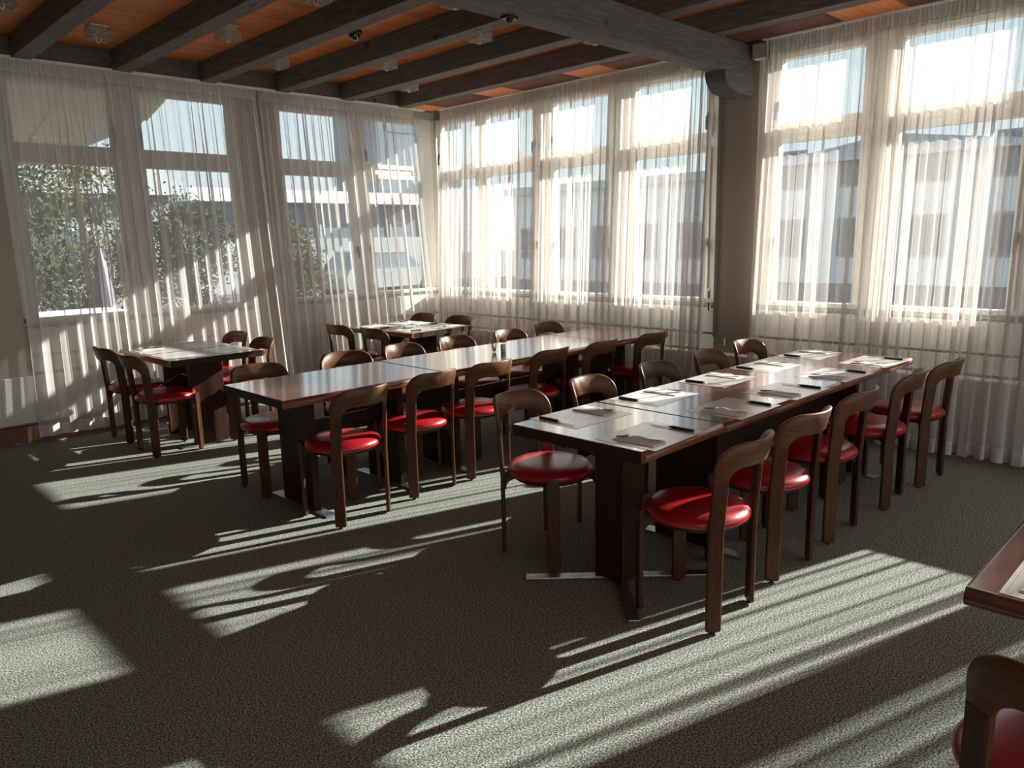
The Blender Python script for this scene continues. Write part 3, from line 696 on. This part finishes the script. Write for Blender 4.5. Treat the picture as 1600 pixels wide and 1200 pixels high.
def tree(x, y, h, r, label, leaf, n=9000, z0=.2):
    t = empty('tree', (x, y, -.15)); rng = np.random.default_rng(abs(int(x*100+y*7))+3)
    MB().tube([(0,0,0),(.05,0,h*.4),(0,.05,h*.8)], [.10,.08,.03], 7).build('trunk', M['bark'], t)
    c = rng.normal(size=(40, 3)); c /= np.linalg.norm(c, axis=1)[:, None]; c *= rng.uniform(.3, 1, (40, 1))**.5
    c[:, :2] *= r; c[:, 2] = z0+(h-z0)/2+c[:, 2]*(h-z0)/2
    vs = []; fs = []
    for q in range(n):
        p = c[rng.integers(40)]+rng.normal(size=3)*r*.16; s = rng.uniform(.03, .06)
        a = rng.normal(size=3); a /= np.linalg.norm(a); b = np.cross(a, rng.normal(size=3)); b /= np.linalg.norm(b)
        o = len(vs); vs += [tuple(p-a*s), tuple(p+b*s*.5), tuple(p+a*s), tuple(p-b*s*.5)]; fs.append((o, o+1, o+2, o+3))
    MB().add(vs, fs).build('foliage', leaf, t, kind='stuff', fix=False)
    tag(t, label, 'tree', 'garden trees beyond the far windows'); return t
tree(2.6, 13.5, 3.6, 1.0, 'dark leafy tree seen through the first far window, nearest the plain wall', M['leaf'])
tree(4.6, 16.5, 3.9, 1.3, 'yellow green tree behind the folded parasol', M['leaf2'])
tree(6.9, 17.5, 3.0, 1.1, 'green bush in the second far window, left of its handle', M['leaf'])
tree(9.2, 17.2, 2.5, .9, 'low yellow green bush in the second far window, by the plaster pier', M['leaf2'], z0=.0)
tree(1.0, 17.5, 4.4, 1.6, 'tall green tree partly hidden by the plain wall edge', M['leaf'])
p = empty('parasol', (4.12, 14.0, -.15))
MB().tube([(0,0,0),(0,0,1.75)], .025, 8).build('pole', M['white'], p)
MB().lathe([(.19,.62),(.16,1.0),(.10,1.4),(.03,1.74),(0,1.78)], 9, smooth=False).build('canopy', M['lilac'], p)
MB().lathe([(0,0),(.25,0),(.25,.06),(.04,.08),(0,.08)], 16).build('base', M['greywall'], p)
tag(p, 'folded mauve parasol on the terrace', 'parasol')
c = empty('garden_chair', (4.1, 11.0, -.15))
for y_ in (-.22, .22): MB().tube([(-.2,y_,0),(-.2,y_,.9),(-.1,y_,1.03),(.1,y_,1.0),(.25,y_,.62),(.27,y_,0)], .016, 6).build('side_frame', M['steel'], c)
for q in range(5): MB().tube([(-.2+.0*q,-.22,.55+q*.09),(-.2,.22,.55+q*.09)], .010, 5).build('back_bar', M['steel'], c)
MB().box((-.2,-.22,.42),(.26,.22,.44)).build('seat', M['steel'], c)
tag(c, 'bright metal garden chair on the terrace', 'chair')
t = empty('garden_table', (2.45, 9.9, -.15)); MB().box((-.6,-.4,.98),(.6,.4,1.01),.005).build('table_top', M['render'], t)
for x_ in (-.5,.5):
    for y_ in (-.3,.3): MB().tube([(x_,y_,0),(x_,y_,.98)], .02, 6).build('leg', M['white'], t)
tag(t, 'white garden table outside the first far window', 'table')
b = empty('low_building', (19, 27, -.15)); b['label'] = 'long low building with a blue grey glazed band and white fascia'; b['category'] = 'building'
MB().box((-8,0,0),(3,6,1.95)).build('base_wall', M['greywall'], b); MB().box((-8,.1,1.95),(3,6,3.3)).build('glazed_band', M['darkglass'], b); MB().box((-8.2,-.5,3.3),(3.2,6.2,3.75)).build('fascia', M['render'], b)
for q in range(7): MB().box((-8+q*1.7,.02,1.95),(-7.92+q*1.7,.1,3.3)).build('mullion', M['greywall'], b)
b = empty('tower', (20.2, 33.5, -.15)); MB().box((3.4,0,0),(9,4,12)).build('tower_wall', M['darkglass'], b); MB().box((3.3,-.1,12),(9.1,4.1,12.4)).build('parapet', M['roof'], b)
for q in range(5): MB().box((4.0,-.03,.8+q*2.2),(8.4,.0,2.2+q*2.2)).build('window', M['darkglass'], b)
tag(b, 'tall dark building behind the glass corner', 'building')
c = empty('car', (14.4, 20.6, -.15), .1)
MB().prism([(-2.0,-.85,.35),(2.0,-.85,.35),(2.05,-.85,.75),(1.3,-.85,.92),(-1.9,-.85,.95),(-2.05,-.85,.7)], (0,1.7,0)).build('body', M['car'], c)
MB().prism([(-1.7,-.75,.95),(1.1,-.75,.92),(.5,-.75,1.42),(-1.2,-.75,1.45)], (0,1.5,0)).build('cabin', M['darkglass'], c)
MB().prism([(-1.25,-.77,1.43),(.55,-.77,1.40),(.45,-.77,1.47),(-1.15,-.77,1.50)], (0,1.54,0)).build('car_roof', M['car'], c)
for x_ in (-1.3,1.3):
    for y_ in (-.87,.67): MB().tube([(x_,y_,.32),(x_,y_+.2,.32)], .32, 16, False).build('wheel', M['tyre'], c)
tag(c, 'parked silver car beyond the far windows', 'car')
def house(x, y0, y1, h, label, nw, gable):
    b = empty('house', (x, (y0+y1)/2, -.15)); w = (y1-y0)/2
    MB().box((0,-w,0),(8,w,h)).build('wall', M['render'], b)
    if gable: MB().prism([(-.4,-w-.4,h),(-.4,w+.4,h),(-.4,0,h+.7)], (8.8,0,0)).build('roof', M['roof'], b)
    else: MB().box((-.3,-w-.3,h),(8.3,w+.3,h+.3)).build('roof', M['roof'], b)
    for q in range(nw):
        yy = -w+(q+.5)*2*w/nw
        for zz in ([.9] if h < 4 else [.9, 3.2]):
            f_ = MB().box((-.05,yy-.55,zz),(.0,yy+.55,zz+1.3)).build('window', M['greywall'], b); MB().box((-.07,yy-.47,zz+.08),(-.05,yy+.47,zz+1.22)).build('pane', M['darkglass'], f_)
    tag(b, label, 'house', 'houses beyond the bright windows')
house(24, 14.0, 24, 3.6, 'white house seen through the curtain by the glass corner', 5, False)
house(26, 4.5, 13.4, 4.0, 'white gabled house seen right and left of the bare pier', 4, True)
house(25, -6, 4, 3.4, 'white low house behind the curtain at the picture edge', 4, False)
b = empty('garden_house', (6.2, 23.0, -.15))
MB().box((-2.6,0,0),(2.6,4,3.2)).build('wall', M['greywall'], b); MB().prism([(-3,-.4,3.2),(3,-.4,3.2),(2.2,-.4,4.1),(-2.2,-.4,4.1)], (0,4.8,0)).build('roof', M['roof'], b)
for q in range(3):
    f_ = MB().box((-2.1+q*1.6,-.05,.9),(-1.1+q*1.6,0,2.3)).build('window', M['render'], b); MB().box((-2.03+q*1.6,-.07,.97),(-1.17+q*1.6,-.05,2.23)).build('pane', M['darkglass'], f_)
tag(b, 'pale grey garden house behind the trees of the far windows', 'house')
tree(-3.0, 15.0, 4.2, 1.5, 'broad green tree behind the plain wall edge beyond the terrace', M['leaf'])
